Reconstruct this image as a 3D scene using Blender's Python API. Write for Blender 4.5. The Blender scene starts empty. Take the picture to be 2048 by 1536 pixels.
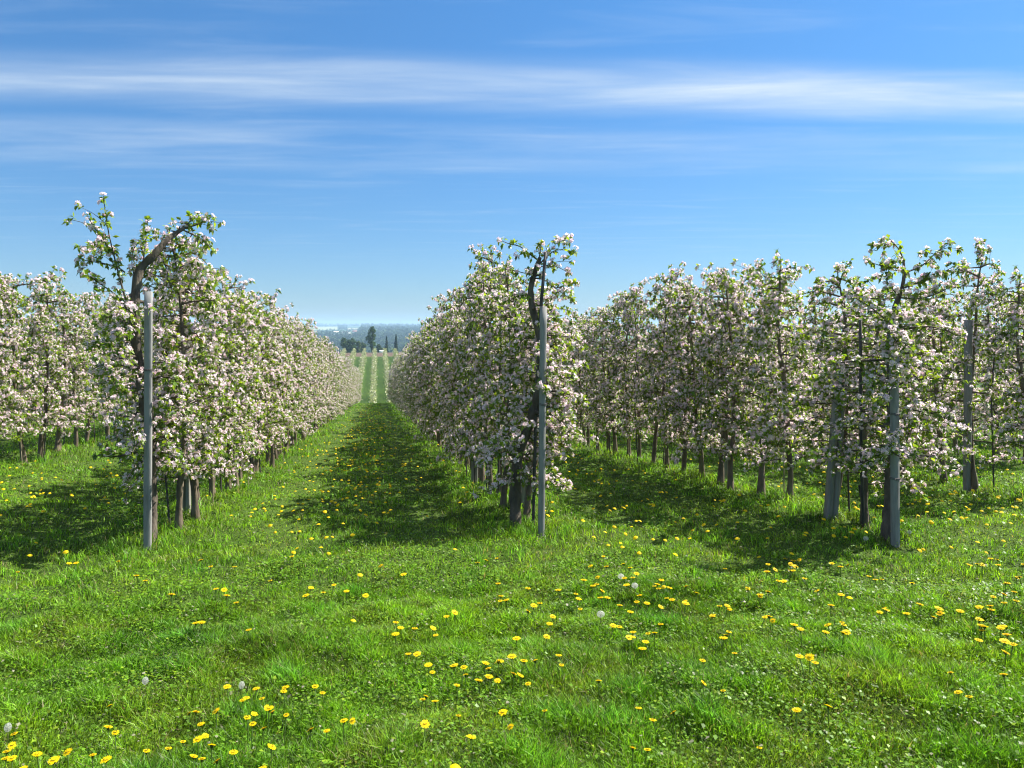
import bpy, math
import numpy as np

C = bpy.context.scene.collection
PI = math.pi
F, CX, HY = 1538.0, 1024.0, 652.0          # focal length and horizon of the photograph, in its pixels
YAW = math.radians(9.93)
CAM = np.array([0.0, 0.0, 1.55])
SUN_EL, SUN_AZ = math.radians(50), math.radians(16)   # azimuth counted from +x towards +y

# ------------------------------------------------------------------ helpers
def ray(px, py):
    u = (px - CX) / F
    s, c = math.sin(YAW), math.cos(YAW)
    return np.array([s + u * c, c - u * s, (HY - py) / F])

def at(px, py, k):
    return CAM + k * ray(px, py)

def wave(x, y, seed, scale, octaves=3):
    r = np.random.default_rng(seed)
    out = np.zeros(np.broadcast(x, y).shape); amp = 1.0; tot = 0
    for o in range(octaves):
        for _ in range(5):
            a = r.uniform(0, 2 * PI); f = (2 ** o) / scale * r.uniform(.7, 1.4) * 2 * PI; p = r.uniform(0, 2 * PI)
            out = out + amp * np.sin((x * math.cos(a) + y * math.sin(a)) * f + p)
        tot += amp * 2.2; amp *= .55
    return out / tot

ROWS = [-9.8, -6.0, -2.2, 1.65, 5.05, 8.25, 11.6, 14.9]
PY = np.array([-300, -40, 0, 40, 70, 84, 100, 130, 160, 185, 240, 300, 330, 350, 420, 700, 1000, 1500, 2200, 3250, 4600, 6500, 7200, 8500.])
PZ = np.array([4.0, 2.2, 0, -3.18, -5.5, -6.75, -8.9, -14.2, -17.5, -16.9, -13.4, -10.35, -10.2, -10.3, -16, -36, -40, -30, -20, -15, -3, 2, 3, -10.])
def height(x, y):
    x = np.asarray(x, float); y = np.asarray(y, float)
    z = np.interp(y, PY, PZ)
    near = np.clip((90 - y) / 40, 0, 1)
    left = np.clip((-x - 2.6) / 3.2, 0, 1); left = left * left * (3 - 2 * left)
    z = z + near * left * np.clip(.024 * y, 0, .5)
    z = z + near * (.055 * wave(x, y, 5, 2.6, 2) + .022 * wave(x, y, 6, .7, 2))
    d = np.full(np.broadcast(x, y).shape, 9.0)
    for rx in ROWS:
        d = np.minimum(d, np.abs(x - rx))
    z = z + near * np.clip((y - 6) / 3, 0, 1) * .05 * np.exp(-(d / .45) ** 2)
    return z
def hz(x, y): return float(height(x, y))

def on_ground(px, py, above=0.0):
    d = ray(px, py); k = 3.0
    for _ in range(60):
        p = CAM + k * d
        k += (p[2] - hz(p[0], p[1]) - above) / (-d[2] - .075) * .8
    return CAM + k * d

def make_mesh(name, verts, quads=None, tris=None, mat=None, tint=None, smooth=False):
    me = bpy.data.meshes.new(name)
    verts = np.asarray(verts, np.float32).reshape(-1, 3)
    quads = np.zeros((0, 4), int) if quads is None else np.asarray(quads, int).reshape(-1, 4)
    tris = np.zeros((0, 3), int) if tris is None else np.asarray(tris, int).reshape(-1, 3)
    nq, nt = len(quads), len(tris)
    me.vertices.add(len(verts)); me.vertices.foreach_set('co', verts.ravel())
    me.loops.add(nq * 4 + nt * 3)
    me.loops.foreach_set('vertex_index', np.concatenate([quads.ravel(), tris.ravel()]).astype(np.int32))
    me.polygons.add(nq + nt)
    me.polygons.foreach_set('loop_start', np.concatenate([np.arange(nq) * 4, nq * 4 + np.arange(nt) * 3]).astype(np.int32))
    if tint is not None:
        a = me.color_attributes.new('tint', 'FLOAT_COLOR', 'POINT')
        t = np.asarray(tint, np.float32)
        if t.shape[1] == 3: t = np.concatenate([t, np.ones((len(t), 1), np.float32)], 1)
        a.data.foreach_set('color', t.ravel())
    if smooth: me.polygons.foreach_set('use_smooth', np.ones(nq + nt, bool))
    me.update(calc_edges=True)
    if mat: me.materials.append(mat)
    return me

def link(name, me, parent=None):
    o = bpy.data.objects.new(name, me); C.objects.link(o)
    if parent: o.parent = parent
    return o

def tag(o, label=None, cat=None, group=None, kind=None):
    if label: o['label'] = label
    if cat: o['category'] = cat
    if group: o['group'] = group
    if kind: o['kind'] = kind
    return o

def empty(name, loc, rz=0.0):
    o = bpy.data.objects.new(name, None); C.objects.link(o)
    o.location = tuple(float(v) for v in loc); o.rotation_euler = (0, 0, rz); o.empty_display_size = .2
    return o

class Geo:
    """collects vertices, quads and triangles for one mesh"""
    def __init__(s): s.v = []; s.q = []; s.t = []; s.c = []; s.n = 0
    def add(s, v, q=None, t=None, c=None):
        v = np.asarray(v, float).reshape(-1, 3)
        if q is not None and len(q): s.q.append(np.asarray(q, int).reshape(-1, 4) + s.n)
        if t is not None and len(t): s.t.append(np.asarray(t, int).reshape(-1, 3) + s.n)
        s.v.append(v); s.n += len(v)
        if c is not None:
            c = np.asarray(c, float)
            s.c.append(np.broadcast_to(c, (len(v), c.shape[-1])))
    def tube(s, pts, rad, sides=7, cap=True):
        pts = np.asarray(pts, float); n = len(pts); rad = np.broadcast_to(np.asarray(rad, float), (n,))
        tan = np.gradient(pts, axis=0); tan /= np.linalg.norm(tan, axis=1)[:, None] + 1e-9
        ref = np.array([1.0, 0, 0]) if abs(tan[0][0]) < .8 else np.array([0, 1.0, 0])
        a = np.cross(tan, ref); a /= np.linalg.norm(a, axis=1)[:, None] + 1e-9; b = np.cross(tan, a)
        th = np.arange(sides) / sides * 2 * PI
        v = pts[:, None] + rad[:, None, None] * (np.cos(th)[None, :, None] * a[:, None] + np.sin(th)[None, :, None] * b[:, None])
        i = np.arange(n - 1)[:, None] * sides; j = np.arange(sides)[None]; j2 = (j + 1) % sides
        q = np.stack([i + j, i + j2, i + sides + j2, i + sides + j], -1).reshape(-1, 4)
        vv = v.reshape(-1, 3); t = []
        if cap:
            vv = np.concatenate([vv, pts[-1:] + tan[-1:] * rad[-1] * .4])
            t = [((n - 1) * sides + k, (n - 1) * sides + (k + 1) % sides, n * sides) for k in range(sides)]
        s.add(vv, q, t)
    def prism(s, prof, z0, z1, lean=(0, 0), taper=1.0, cuts=1):
        """a closed outline raised into a solid post"""
        prof = np.asarray(prof, float); m = len(prof); L = []
        for k in range(cuts + 1):
            f = k / cuts; sc = 1 + (taper - 1) * f
            L.append(np.column_stack([prof * sc + np.array(lean) * f, np.full(m, z0 + (z1 - z0) * f)]))
        base = [(k * m + j, k * m + (j + 1) % m, (k + 1) * m + (j + 1) % m, (k + 1) * m + j) for k in range(cuts) for j in range(m)]
        v = np.concatenate(L); cen = L[-1].mean(0)
        v = np.concatenate([v, cen[None]])
        s.add(v, base, [(cuts * m + j, cuts * m + (j + 1) % m, (cuts + 1) * m) for j in range(m)])
    def build(s, name, mat, parent=None, smooth=False):
        return link(name, s.mesh(name, mat, smooth), parent)
    def mesh(s, name, mat, smooth=False):
        return make_mesh(name, np.concatenate(s.v), np.concatenate(s.q) if s.q else None, np.concatenate(s.t) if s.t else None,
                         mat, np.concatenate(s.c) if s.c else None, smooth)

def unit(v): return v / (np.linalg.norm(v, axis=-1, keepdims=True) + 1e-9)

# ------------------------------------------------------------------ materials
def new_mat(name):
    m = bpy.data.materials.new(name); m.use_nodes = True
    nt = m.node_tree; nt.nodes.clear()
    return m, nt, nt.nodes.new, nt.links.new

def leafy(name, gain=(1, 1, 1), trans=.4, trans_gain=(1.3, 1.25, .6), rough=.5, spec=.35, vary=.0):
    """thin foliage: the surface colour is the mesh's own tint, part of the light passes through"""
    m, nt, N, L = new_mat(name)
    out = N('ShaderNodeOutputMaterial'); at_ = N('ShaderNodeAttribute'); at_.attribute_name = 'tint'
    mul = N('ShaderNodeMix'); mul.data_type = 'RGBA'; mul.blend_type = 'MULTIPLY'; mul.inputs[0].default_value = 1
    L(at_.outputs['Color'], mul.inputs[6]); mul.inputs[7].default_value = (*gain, 1)
    col = mul.outputs[2]
    if vary:
        oi = N('ShaderNodeObjectInfo'); hs = N('ShaderNodeHueSaturation')
        mr = N('ShaderNodeMapRange'); mr.inputs[3].default_value = 1 - vary; mr.inputs[4].default_value = 1 + vary
        L(oi.outputs['Random'], mr.inputs[0]); L(mr.outputs[0], hs.inputs['Value']); L(col, hs.inputs['Color']); col = hs.outputs[0]
    p = N('ShaderNodeBsdfPrincipled'); p.inputs['Roughness'].default_value = rough; p.inputs['Specular IOR Level'].default_value = spec
    tr = N('ShaderNodeBsdfTranslucent'); tm = N('ShaderNodeMix'); tm.data_type = 'RGBA'; tm.blend_type = 'MULTIPLY'; tm.inputs[0].default_value = 1
    L(col, tm.inputs[6]); tm.inputs[7].default_value = (*trans_gain, 1)
    mx = N('ShaderNodeMixShader'); mx.inputs[0].default_value = trans
    L(col, p.inputs['Base Color']); L(tm.outputs[2], tr.inputs['Color'])
    L(p.outputs[0], mx.inputs[1]); L(tr.outputs[0], mx.inputs[2]); L(mx.outputs[0], out.inputs['Surface'])
    return m

def noisy(name, stops, scale=8.0, stretch=(1, 1, 1), rough=.8, bump=.3, bscale=None, detail=6, spec=.3, metal=0.0):
    m, nt, N, L = new_mat(name)
    out = N('ShaderNodeOutputMaterial'); tc = N('ShaderNodeTexCoord'); mp = N('ShaderNodeMapping')
    mp.inputs['Scale'].default_value = stretch; L(tc.outputs['Object'], mp.inputs[0])
    n = N('ShaderNodeTexNoise'); n.inputs['Scale'].default_value = scale; n.inputs['Detail'].default_value = detail; n.inputs['Roughness'].default_value = .65
    L(mp.outputs[0], n.inputs['Vector'])
    r = N('ShaderNodeValToRGB'); e = r.color_ramp.elements
    while len(e) < len(stops): e.new(.5)
    for k, (pos, c) in enumerate(stops): e[k].position = pos; e[k].color = (*c, 1)
    L(n.outputs[0], r.inputs[0])
    p = N('ShaderNodeBsdfPrincipled'); p.inputs['Roughness'].default_value = rough; p.inputs['Specular IOR Level'].default_value = spec; p.inputs['Metallic'].default_value = metal
    L(r.outputs[0], p.inputs['Base Color'])
    if bump:
        b = N('ShaderNodeBump'); b.inputs['Strength'].default_value = bump; b.inputs['Distance'].default_value = .02
        n2 = N('ShaderNodeTexNoise'); n2.inputs['Scale'].default_value = bscale or scale * 3; n2.inputs['Detail'].default_value = 5
        L(mp.outputs[0], n2.inputs['Vector']); L(n2.outputs[0], b.inputs['Height']); L(b.outputs[0], p.inputs['Normal'])
    L(p.outputs[0], out.inputs['Surface'])
    return m

M_grass = leafy('grass_blade', trans=.45, trans_gain=(1.25, 1.2, .5), rough=.45, spec=.28)
M_leaf = leafy('apple_leaf', trans=.5, trans_gain=(1.7, 1.5, .5), rough=.4, spec=.4, vary=.1)
M_petal = leafy('apple_petal', trans=.5, trans_gain=(1, 1, 1), rough=.6, spec=.2, vary=.04)
M_yellow = leafy('dandelion_petal', trans=.5, trans_gain=(1, 1, 1), rough=.6, spec=.2)
M_far = leafy('far_leaf', trans=.2, trans_gain=(1.2, 1.2, .6), rough=.7, spec=.1)
M_bark = noisy('apple_bark', [(.3, (.06, .044, .032)), (.5, (.13, .10, .07)), (.68, (.20, .165, .11)), (.8, (.14, .15, .065))], 9, (1, 1, .35), .9, .6, 30)
M_bark_dark = noisy('old_bark', [(.3, (.04, .031, .024)), (.52, (.10, .08, .06)), (.7, (.17, .145, .105)), (.85, (.12, .125, .06))], 11, (1, 1, .4), .9, .8, 34)
M_post = noisy('weathered_concrete', [(.28, (.10, .098, .09)), (.42, (.19, .187, .178)), (.6, (.245, .242, .23)), (.78, (.31, .305, .285))], 16, (1, 1, .16), .9, .25, 30, 9)
M_post_old = noisy('stained_concrete', [(.25, (.10, .095, .075)), (.45, (.20, .19, .16)), (.65, (.28, .27, .23)), (.8, (.36, .345, .30))], 13, (1, 1, .14), .95, .3, 25, 9)
M_stake = noisy('dull_steel_rod', [(.3, (.035, .031, .03)), (.7, (.085, .075, .068))], 14, (1, 1, .3), .6, .2)
M_cane = noisy('pale_cane', [(.3, (.23, .19, .12)), (.7, (.38, .32, .22))], 20, (1, 1, .2), .7, .2)
M_black = noisy('black_plastic', [(.3, (.01, .01, .011)), (.7, (.02, .02, .022))], 14, (1, 1, 1), .4, .1)
M_wall = noisy('house_plaster', [(.3, (.62, .58, .5)), (.7, (.72, .69, .62))], .4, (1, 1, 1), .9, 0)
M_roof = noisy('red_roof_tile', [(.3, (.16, .06, .045)), (.7, (.24, .10, .07))], .6, (1, 1, 1), .9, 0)
M_glass = noisy('dark_window', [(.3, (.03, .035, .04)), (.7, (.05, .055, .06))], 1, (1, 1, 1), .2, 0)
M_white = noisy('white_paint', [(.3, (.74, .74, .74)), (.7, (.82, .82, .82))], 1, (1, 1, 1), .6, 0)
M_steel = noisy('galvanised_lattice', [(.3, (.20, .21, .22)), (.7, (.3, .31, .32))], 1, (1, 1, 1), .6, 0)

def ground_material():
    m, nt, N, L = new_mat('meadow_soil')
    out = N('ShaderNodeOutputMaterial'); tc = N('ShaderNodeTexCoord')
    sx = N('ShaderNodeSeparateXYZ'); L(tc.outputs['Object'], sx.inputs[0])
    def noise(scale, detail=6, rough=.6):
        n = N('ShaderNodeTexNoise'); n.inputs['Scale'].default_value = scale; n.inputs['Detail'].default_value = detail; n.inputs['Roughness'].default_value = rough
        L(tc.outputs['Object'], n.inputs['Vector']); return n.outputs[0]
    def ramp(f, stops):
        r = N('ShaderNodeValToRGB'); e = r.color_ramp.elements
        while len(e) < len(stops): e.new(.5)
        for k, (p, c) in enumerate(stops): e[k].position = p; e[k].color = (*c, 1)
        L(f, r.inputs[0]); return r.outputs[0]
    def mix(f, a, b):
        x = N('ShaderNodeMix'); x.data_type = 'RGBA'; L(f, x.inputs[0]); L(a, x.inputs[6]); L(b, x.inputs[7]); return x.outputs[2]
    def band(v, a, b, c, d):
        m1 = N('ShaderNodeMapRange'); m1.inputs[1].default_value = a; m1.inputs[2].default_value = b; L(v, m1.inputs[0])
        m2 = N('ShaderNodeMapRange'); m2.inputs[1].default_value = c; m2.inputs[2].default_value = d; m2.inputs[3].default_value = 1; m2.inputs[4].default_value = 0; L(v, m2.inputs[0])
        q = N('ShaderNodeMath'); q.operation = 'MULTIPLY'; L(m1.outputs[0], q.inputs[0]); L(m2.outputs[0], q.inputs[1]); return q.outputs[0]
    turf = ramp(noise(2.2, 8, .7), [(.3, (.02, .036, .007)), (.5, (.036, .07, .010)), (.62, (.05, .09, .014)), (.78, (.085, .08, .035))])
    fine = ramp(noise(38, 4, .7), [(.36, (.012, .018, .005)), (.5, (.05, .085, .012)), (.64, (.13, .18, .035))])
    h = N('ShaderNodeValue'); h.outputs[0].default_value = .5
    turf = mix(h.outputs[0], turf, fine)
    hill = ramp(noise(.09, 6, .6), [(.3, (.04, .075, .008)), (.6, (.06, .11, .012)), (.8, (.10, .14, .025))])
    y = sx.outputs['Y']
    col = mix(band(y, 95, 120, 1e5, 1e6), turf, hill)
    soil = ramp(noise(.3, 5, .6), [(.3, (.075, .05, .035)), (.7, (.12, .08, .055))])
    col = mix(band(y, 303, 304, 345, 350), col, soil)
    land = ramp(noise(.0035, 4, .55), [(.40, (.03, .06, .016)), (.44, (.05, .09, .02)), (.56, (.055, .10, .022)), (.60, (.20, .19, .08)), (.66, (.10, .13, .035))])
    col = mix(band(y, 420, 600, 1e5, 1e6), col, land)
    p = N('ShaderNodeBsdfPrincipled'); p.inputs['Roughness'].default_value = .95; p.inputs['Specular IOR Level'].default_value = .1
    L(col, p.inputs['Base Color'])
    b = N('ShaderNodeBump'); b.inputs['Strength'].default_value = .6; b.inputs['Distance'].default_value = .03; L(noise(30, 5, .7), b.inputs['Height']); L(b.outputs[0], p.inputs['Normal'])
    L(p.outputs[0], out.inputs['Surface'])
    return m

# ------------------------------------------------------------------ ground: one sheet to the horizon
def axis(lo, hi, a, b, step, grow=1.09):
    mid = list(np.arange(a, b + 1e-6, step)); s = step; x = b
    while x < hi: s *= grow; x += s; mid.append(min(x, hi))
    s = step; x = a; pre = []
    while x > lo: s *= grow; x -= s; pre.append(max(x, lo))
    return np.array(pre[::-1] + mid)
gx = axis(-7000, 7000, -7, 9, .16, 1.10)
gy = np.unique(np.concatenate([axis(-300, 100, 2, 16, .16, 1.06), np.linspace(100, 450, 90), 450 * (8500 / 450) ** np.linspace(0, 1, 90)]))
X, Y = np.meshgrid(gx, gy); Z = height(X, Y)
far_bump = np.clip((Y - 500) / 800, 0, 1)
Z = Z + far_bump * 3.0 * wave(X, Y, 9, 900, 2)
nx, ny = len(gx), len(gy)
ii = (np.arange(ny - 1)[:, None] * nx + np.arange(nx - 1)[None]).ravel()
ground = link('ground', make_mesh('ground', np.stack([X, Y, Z], -1), np.stack([ii, ii + 1, ii + nx + 1, ii + nx], 1), None, ground_material(), smooth=True))
tag(ground, 'green meadow ground falling away to a far wooded plain', 'ground', kind='structure')
def far_z(x, y): return height(x, y) + np.clip((np.asarray(y, float) - 500) / 800, 0, 1) * 3.0 * wave(np.asarray(x, float), np.asarray(y, float), 9, 900, 2)

# ------------------------------------------------------------------ grass: uncountable, one object
def row_dist(x):
    d = np.full(x.shape, 9.0)
    for rx in ROWS: d = np.minimum(d, np.abs(x - rx))
    return d

def grass():
    r = np.random.default_rng(11); N1, N2 = 520000, 500000
    d = np.concatenate([np.sqrt(r.uniform(2.6 ** 2, 6.0 ** 2, N1)), 6.0 * (95 / 6.0) ** r.uniform(0, 1, N2)])
    n = len(d); a = YAW + r.uniform(-.70, .70, n)
    x, y = d * np.sin(a), d * np.cos(a)
    keep = (y < 84) & ((y < 32) | (np.abs(x - 1) < 9)); x, y, d = x[keep], y[keep], d[keep]; n = len(d)
    patch = wave(x, y, 21, 1.5, 3); tone = wave(x, y, 22, 2.6, 3); fine = wave(x, y, 23, .45, 2); dry = wave(x, y, 24, 1.1, 3)
    rows = np.clip(1 - row_dist(x) / .9, 0, 1) * np.clip((y - 6.3) / 1.5, 0, 1)
    track = np.exp(-((x + 1.15 + .08 * np.sin(y * .5)) / .22) ** 2) + np.exp(-((x - .55 + .08 * np.sin(y * .4)) / .2) ** 2) + np.exp(-((x - 2.75) / .2) ** 2) + np.exp(-((x - 4.0) / .2) ** 2)
    track = np.clip(track, 0, 1) * np.clip((y - 5) / 4, 0, 1) * np.clip(.75 + fine, 0, 1)
    h_track = r.uniform(0, 1, n) < .55 * track
    dry = dry + .55 * track + .25 * np.clip(1 - row_dist(x) / .5, 0, 1) * np.clip((y - 8) / 2, 0, 1)
    lush = np.clip(.55 + .5 * patch + .5 * fine, .2, 1.35) * (1 - .75 * track)
    h = (.032 + .046 * lush + .045 * rows) * r.uniform(.55, 1.35, n)
    h = np.where(h_track, h * .35, h)
    w = np.clip(.0021 + .00050 * d, .0036, .034) * r.uniform(.7, 1.35, n)
    h = h * np.clip(1 + (d - 12) * .008, 1, 1.4)
    z = height(x, y)
    az = r.uniform(0, 2 * PI, n) + .6 * wave(x, y, 25, .8, 2); lean = r.uniform(.15, 1.0, n) * (1.25 - .35 * np.clip(lush, 0, 1))
    dx, dy = np.cos(az), np.sin(az)
    face = r.uniform(0, 2 * PI, n); fx, fy = np.cos(face) * w / 2, np.sin(face) * w / 2
    P = np.zeros((n, 5, 3)); zz = z - .012
    for k, (hf, lf, wf) in enumerate([(0, 0, 1), (0, 0, -1), (.55, .28, .85), (.55, .28, -.85), (1, 1, 0)]):
        P[:, k, 0] = x + dx * h * lean * lf + fx * wf
        P[:, k, 1] = y + dy * h * lean * lf + fy * wf
        P[:, k, 2] = zz + h * hf * (1 - .25 * lean * lf)
    g = np.stack([.132 + .055 * tone, .285 + .08 * tone, .013 + .005 * tone], 1)
    warm = np.clip(.25 + .9 * dry, 0, 1)[:, None]
    g = g * (1 - warm * .55) + np.array([.225, .32, .025]) * warm * .55
    blue = np.clip(lush - .8, 0, .5)[:, None]; g = g * (1 - blue) + np.array([.07, .22, .03]) * blue
    g = g * (.2 + 1.75 * r.uniform(0, 1, n) ** 1.6)[:, None] * (1 + .35 * fine)[:, None]
    straw = r.uniform(0, 1, n) < (.03 + .075 * np.clip(dry - .15, 0, 1))
    g[straw] = np.array([.33, .28, .15]) * r.uniform(.7, 1.3, (straw.sum(), 1))
    col = np.repeat(g[:, None], 5, 1)
    b = np.arange(n) * 5
    G = Geo(); G.add(P.reshape(-1, 3), np.stack([b, b + 1, b + 3, b + 2], 1), np.stack([b + 2, b + 3, b + 4], 1), col.reshape(-1, 3))
    # broad little leaves of clover and dandelion rosettes between the blades
    m = 150000; d = np.sqrt(r.uniform(2.6 ** 2, 15.0 ** 2, m)); d = np.where(r.uniform(0, 1, m) < .65, np.sqrt(r.uniform(2.6 ** 2, 7 ** 2, m)), d)
    a = YAW + r.uniform(-.7, .7, m); x, y = d * np.sin(a), d * np.cos(a)
    keep = (wave(x, y, 31, 1.0, 3) + r.normal(0, .6, m)) > .0; x, y, d = x[keep], y[keep], d[keep]; m = len(x)
    L = r.uniform(.010, .026, m) * np.clip(d / 6, .9, 2); W = L * r.uniform(.3, .5, m); az = r.uniform(0, 2 * PI, m); up = r.uniform(-.1, .7, m)
    dirv = np.stack([np.cos(az), np.sin(az), up], 1); sid = np.stack([-np.sin(az), np.cos(az), r.normal(0, .25, m)], 1)
    base = np.stack([x, y, height(x, y) + r.uniform(.015, .055, m)], 1)
    P = np.stack([base, base + dirv * L[:, None] * .55 + sid * W[:, None], base + dirv * L[:, None] - np.array([0, 0, .25]) * L[:, None], base + dirv * L[:, None] * .55 - sid * W[:, None]], 1)
    g = np.array([.125, .26, .014]) * r.uniform(.35, 1.35, (m, 1)); ye = r.uniform(0, 1, (m, 1)) < .2; g = np.where(ye, g * np.array([1.7, 1.25, 1.1]), g)
    fleck = r.uniform(0, 1, m) < .03; g[fleck] = np.array([.33, .31, .22]) * r.uniform(.6, 1.2, (fleck.sum(), 1))
    b = np.arange(m) * 4; G.add(P.reshape(-1, 3), np.stack([b, b + 1, b + 2, b + 3], 1), None, np.repeat(g, 4, 0))
    return G
o = grass().build('grass', M_grass)
tag(o, 'lush green meadow grass with clover and straw-coloured blades', 'grass', kind='stuff')

# ------------------------------------------------------------------ apple trees
def blossoms(G, c, nrm, size, rng):
    n = len(c); ref = rng.normal(0, 1, (n, 3)); t = unit(np.cross(nrm, ref)); b = np.cross(nrm, t); s = size[:, None]
    base_col = np.array([.90, .775, .82]); pink = np.array([.84, .54, .62])
    f = rng.uniform(0, 1, n) ** 2.6; fc = base_col * (1 - f[:, None] * .75) + pink * f[:, None] * .75
    cup = rng.uniform(.1, .75, n)[:, None]
    for k in range(5):
        a = k / 5 * 2 * PI + rng.normal(0, .12, n); r = np.cos(a)[:, None] * t + np.sin(a)[:, None] * b; sd = np.cross(nrm, r)
        P = np.stack([c + .08 * s * r, c + .62 * s * r + .42 * s * sd + .35 * cup * s * nrm, c + s * r * (1 - .25 * cup) + .8 * cup * s * nrm, c + .62 * s * r - .42 * s * sd + .35 * cup * s * nrm], 1)
        q = np.arange(n) * 4; G.add(P.reshape(-1, 3), np.stack([q, q + 1, q + 2, q + 3], 1), None, np.repeat(fc * rng.uniform(.92, 1.05, (n, 1)), 4, 0))

def leaves(G, base, dirv, L, rng, tone=1.0):
    n = len(base); dirv = unit(dirv); up = np.array([0, 0, 1.0]) + rng.normal(0, .45, (n, 3)); sd = unit(np.cross(dirv, up)); nr = np.cross(sd, dirv); s = L[:, None]
    w = rng.uniform(.24, .34, n)[:, None]; droop = rng.uniform(.0, .35, n)[:, None]
    mid = base + .5 * s * dirv - .06 * s * nr
    tip = base + s * dirv - droop * s * nr - np.array([0, 0, .12]) * s
    P = np.stack([base, mid + w * s * sd + .06 * s * nr, tip, mid - w * s * sd + .06 * s * nr, mid], 1)
    f = rng.uniform(0, 1, (n, 1)); col = np.array([.075, .165, .022]) * (1 - f) + np.array([.21, .30, .035]) * f; col = col * rng.uniform(.7, 1.3, (n, 1)) * tone
    q = np.arange(n) * 5
    G.add(P.reshape(-1, 3), np.concatenate([np.stack([q, q + 1, q + 2, q + 4], 1), np.stack([q, q + 4, q + 2, q + 3], 1)]), None, np.repeat(col, 5, 0))

def resample(pts, n):
    pts = np.asarray(pts, float); s = np.concatenate([[0], np.cumsum(np.linalg.norm(np.diff(pts, axis=0), axis=1))]); t = np.linspace(0, s[-1], n)
    return np.stack([np.interp(t, s, pts[:, k]) for k in range(3)], 1), s[-1]

def smooth_line(pts, n):
    p, L = resample(pts, max(n, 8))
    for _ in range(2): p[1:-1] = .25 * p[:-2] + .5 * p[1:-1] + .25 * p[2:]
    return p, L

class Tree:
    def __init__(s, seed): s.r = np.random.default_rng(seed); s.wood = Geo(); s.sp = []; s.sd = []; s.sl = []
    def limb(s, pts, r0, r1, spacing=.06, start=.18, twigs=0, sides=5, flower=.8, jit=.035):
        rng = s.r; p, L = smooth_line(pts, int(len(pts) * 2))
        s.wood.tube(p, np.linspace(r0, r1, len(p)), sides)
        if spacing:
            n = max(1, int(L * (1 - start) / spacing)); t = start + (1 - start) * (np.arange(n) + rng.uniform(0, 1, n)) / n
            idx = t * (len(p) - 1); i = np.minimum(idx.astype(int), len(p) - 2); f = (idx - i)[:, None]
            q = p[i] * (1 - f) + p[i + 1] * f; d = unit(rng.normal(0, 1, (n, 3)) + np.array([0, 0, .55]))
            s.sp.append(q + d * jit); s.sd.append(d); s.sl.append(np.full(n, flower))
            s.sp.append(p[-1:]); s.sd.append(unit(p[-1:] - p[-2:-1])); s.sl.append(np.array([flower]))
        for _ in range(twigs):
            f = rng.uniform(.25, .95); q = p[int(f * (len(p) - 1))]
            d = unit(p[-1] - p[0]) * .6 + rng.normal(0, .75, 3); d[2] = d[2] * .6 + .1; d = unit(d); tl = rng.uniform(.12, .3)
            s.limb([q, q + d * tl * .5 + np.array([0, 0, .01]), q + d * tl - np.array([0, 0, tl * .12])], .0045, .002, .055, .15, 0, 4, flower)
    def crown(s, trunk, z0, z1, count, lo=.62, hi=.3, flower=.8, squash=(1.0, 1.0)):
        rng = s.r
        for k in range(count):
            z = z0 + (z1 - z0) * ((k + rng.uniform(0, 1)) / count); i = int(np.argmin(np.abs(trunk[:, 2] - z))); q = trunk[i]
            az = k * 2.4 + rng.normal(0, .5); f = (z - z0) / (z1 - z0 + 1e-6); L = (lo + (hi - lo) * f) * rng.uniform(.65, 1.25)
            rise = rng.uniform(-.15, .45); d = np.array([math.cos(az) * squash[0], math.sin(az) * squash[1], 0])
            pts = [q, q + d * L * .35 + np.array([0, 0, rise * L * .3]), q + d * L * .7 + np.array([rng.normal(0, .03), rng.normal(0, .03), rise * L * .45]), q + d * L + np.array([0, 0, rise * L * .35 - rng.uniform(0, .16)])]
            s.limb(pts, .012 * rng.uniform(.7, 1.3), .003, .052, .2, int(rng.integers(2, 5)), 5, flower)
    def finish(s, name_bark):
        rng = s.r; P = np.concatenate(s.sp); D = np.concatenate(s.sd); Fl = np.concatenate(s.sl)
        keep = P[:, 2] > .18; P, D, Fl = P[keep], D[keep], Fl[keep]
        gb, gl = Geo(), Geo()
        fl = rng.uniform(0, 1, len(P)) < Fl; p, d = P[fl], D[fl]
        n = rng.integers(3, 8, len(p)); p, d = np.repeat(p, n, 0), np.repeat(d, n, 0); nn = unit(d + rng.normal(0, .75, p.shape))
        blossoms(gb, p + nn * rng.uniform(.015, .04, (len(p), 1)), nn, rng.uniform(.017, .0245, len(p)), rng)
        n = np.where(fl, rng.integers(3, 7, len(P)), rng.integers(4, 8, len(P))); p, d = np.repeat(P, n, 0), np.repeat(D, n, 0)
        v = d * .5 + rng.normal(0, .8, p.shape) + np.array([0, 0, -.1])
        leaves(gl, p, v, rng.uniform(.034, .072, len(p)), rng)
        return s.wood.mesh('trunk', name_bark, True), gl.mesh('leaves', M_leaf), gb.mesh('blossom', M_petal)

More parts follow.
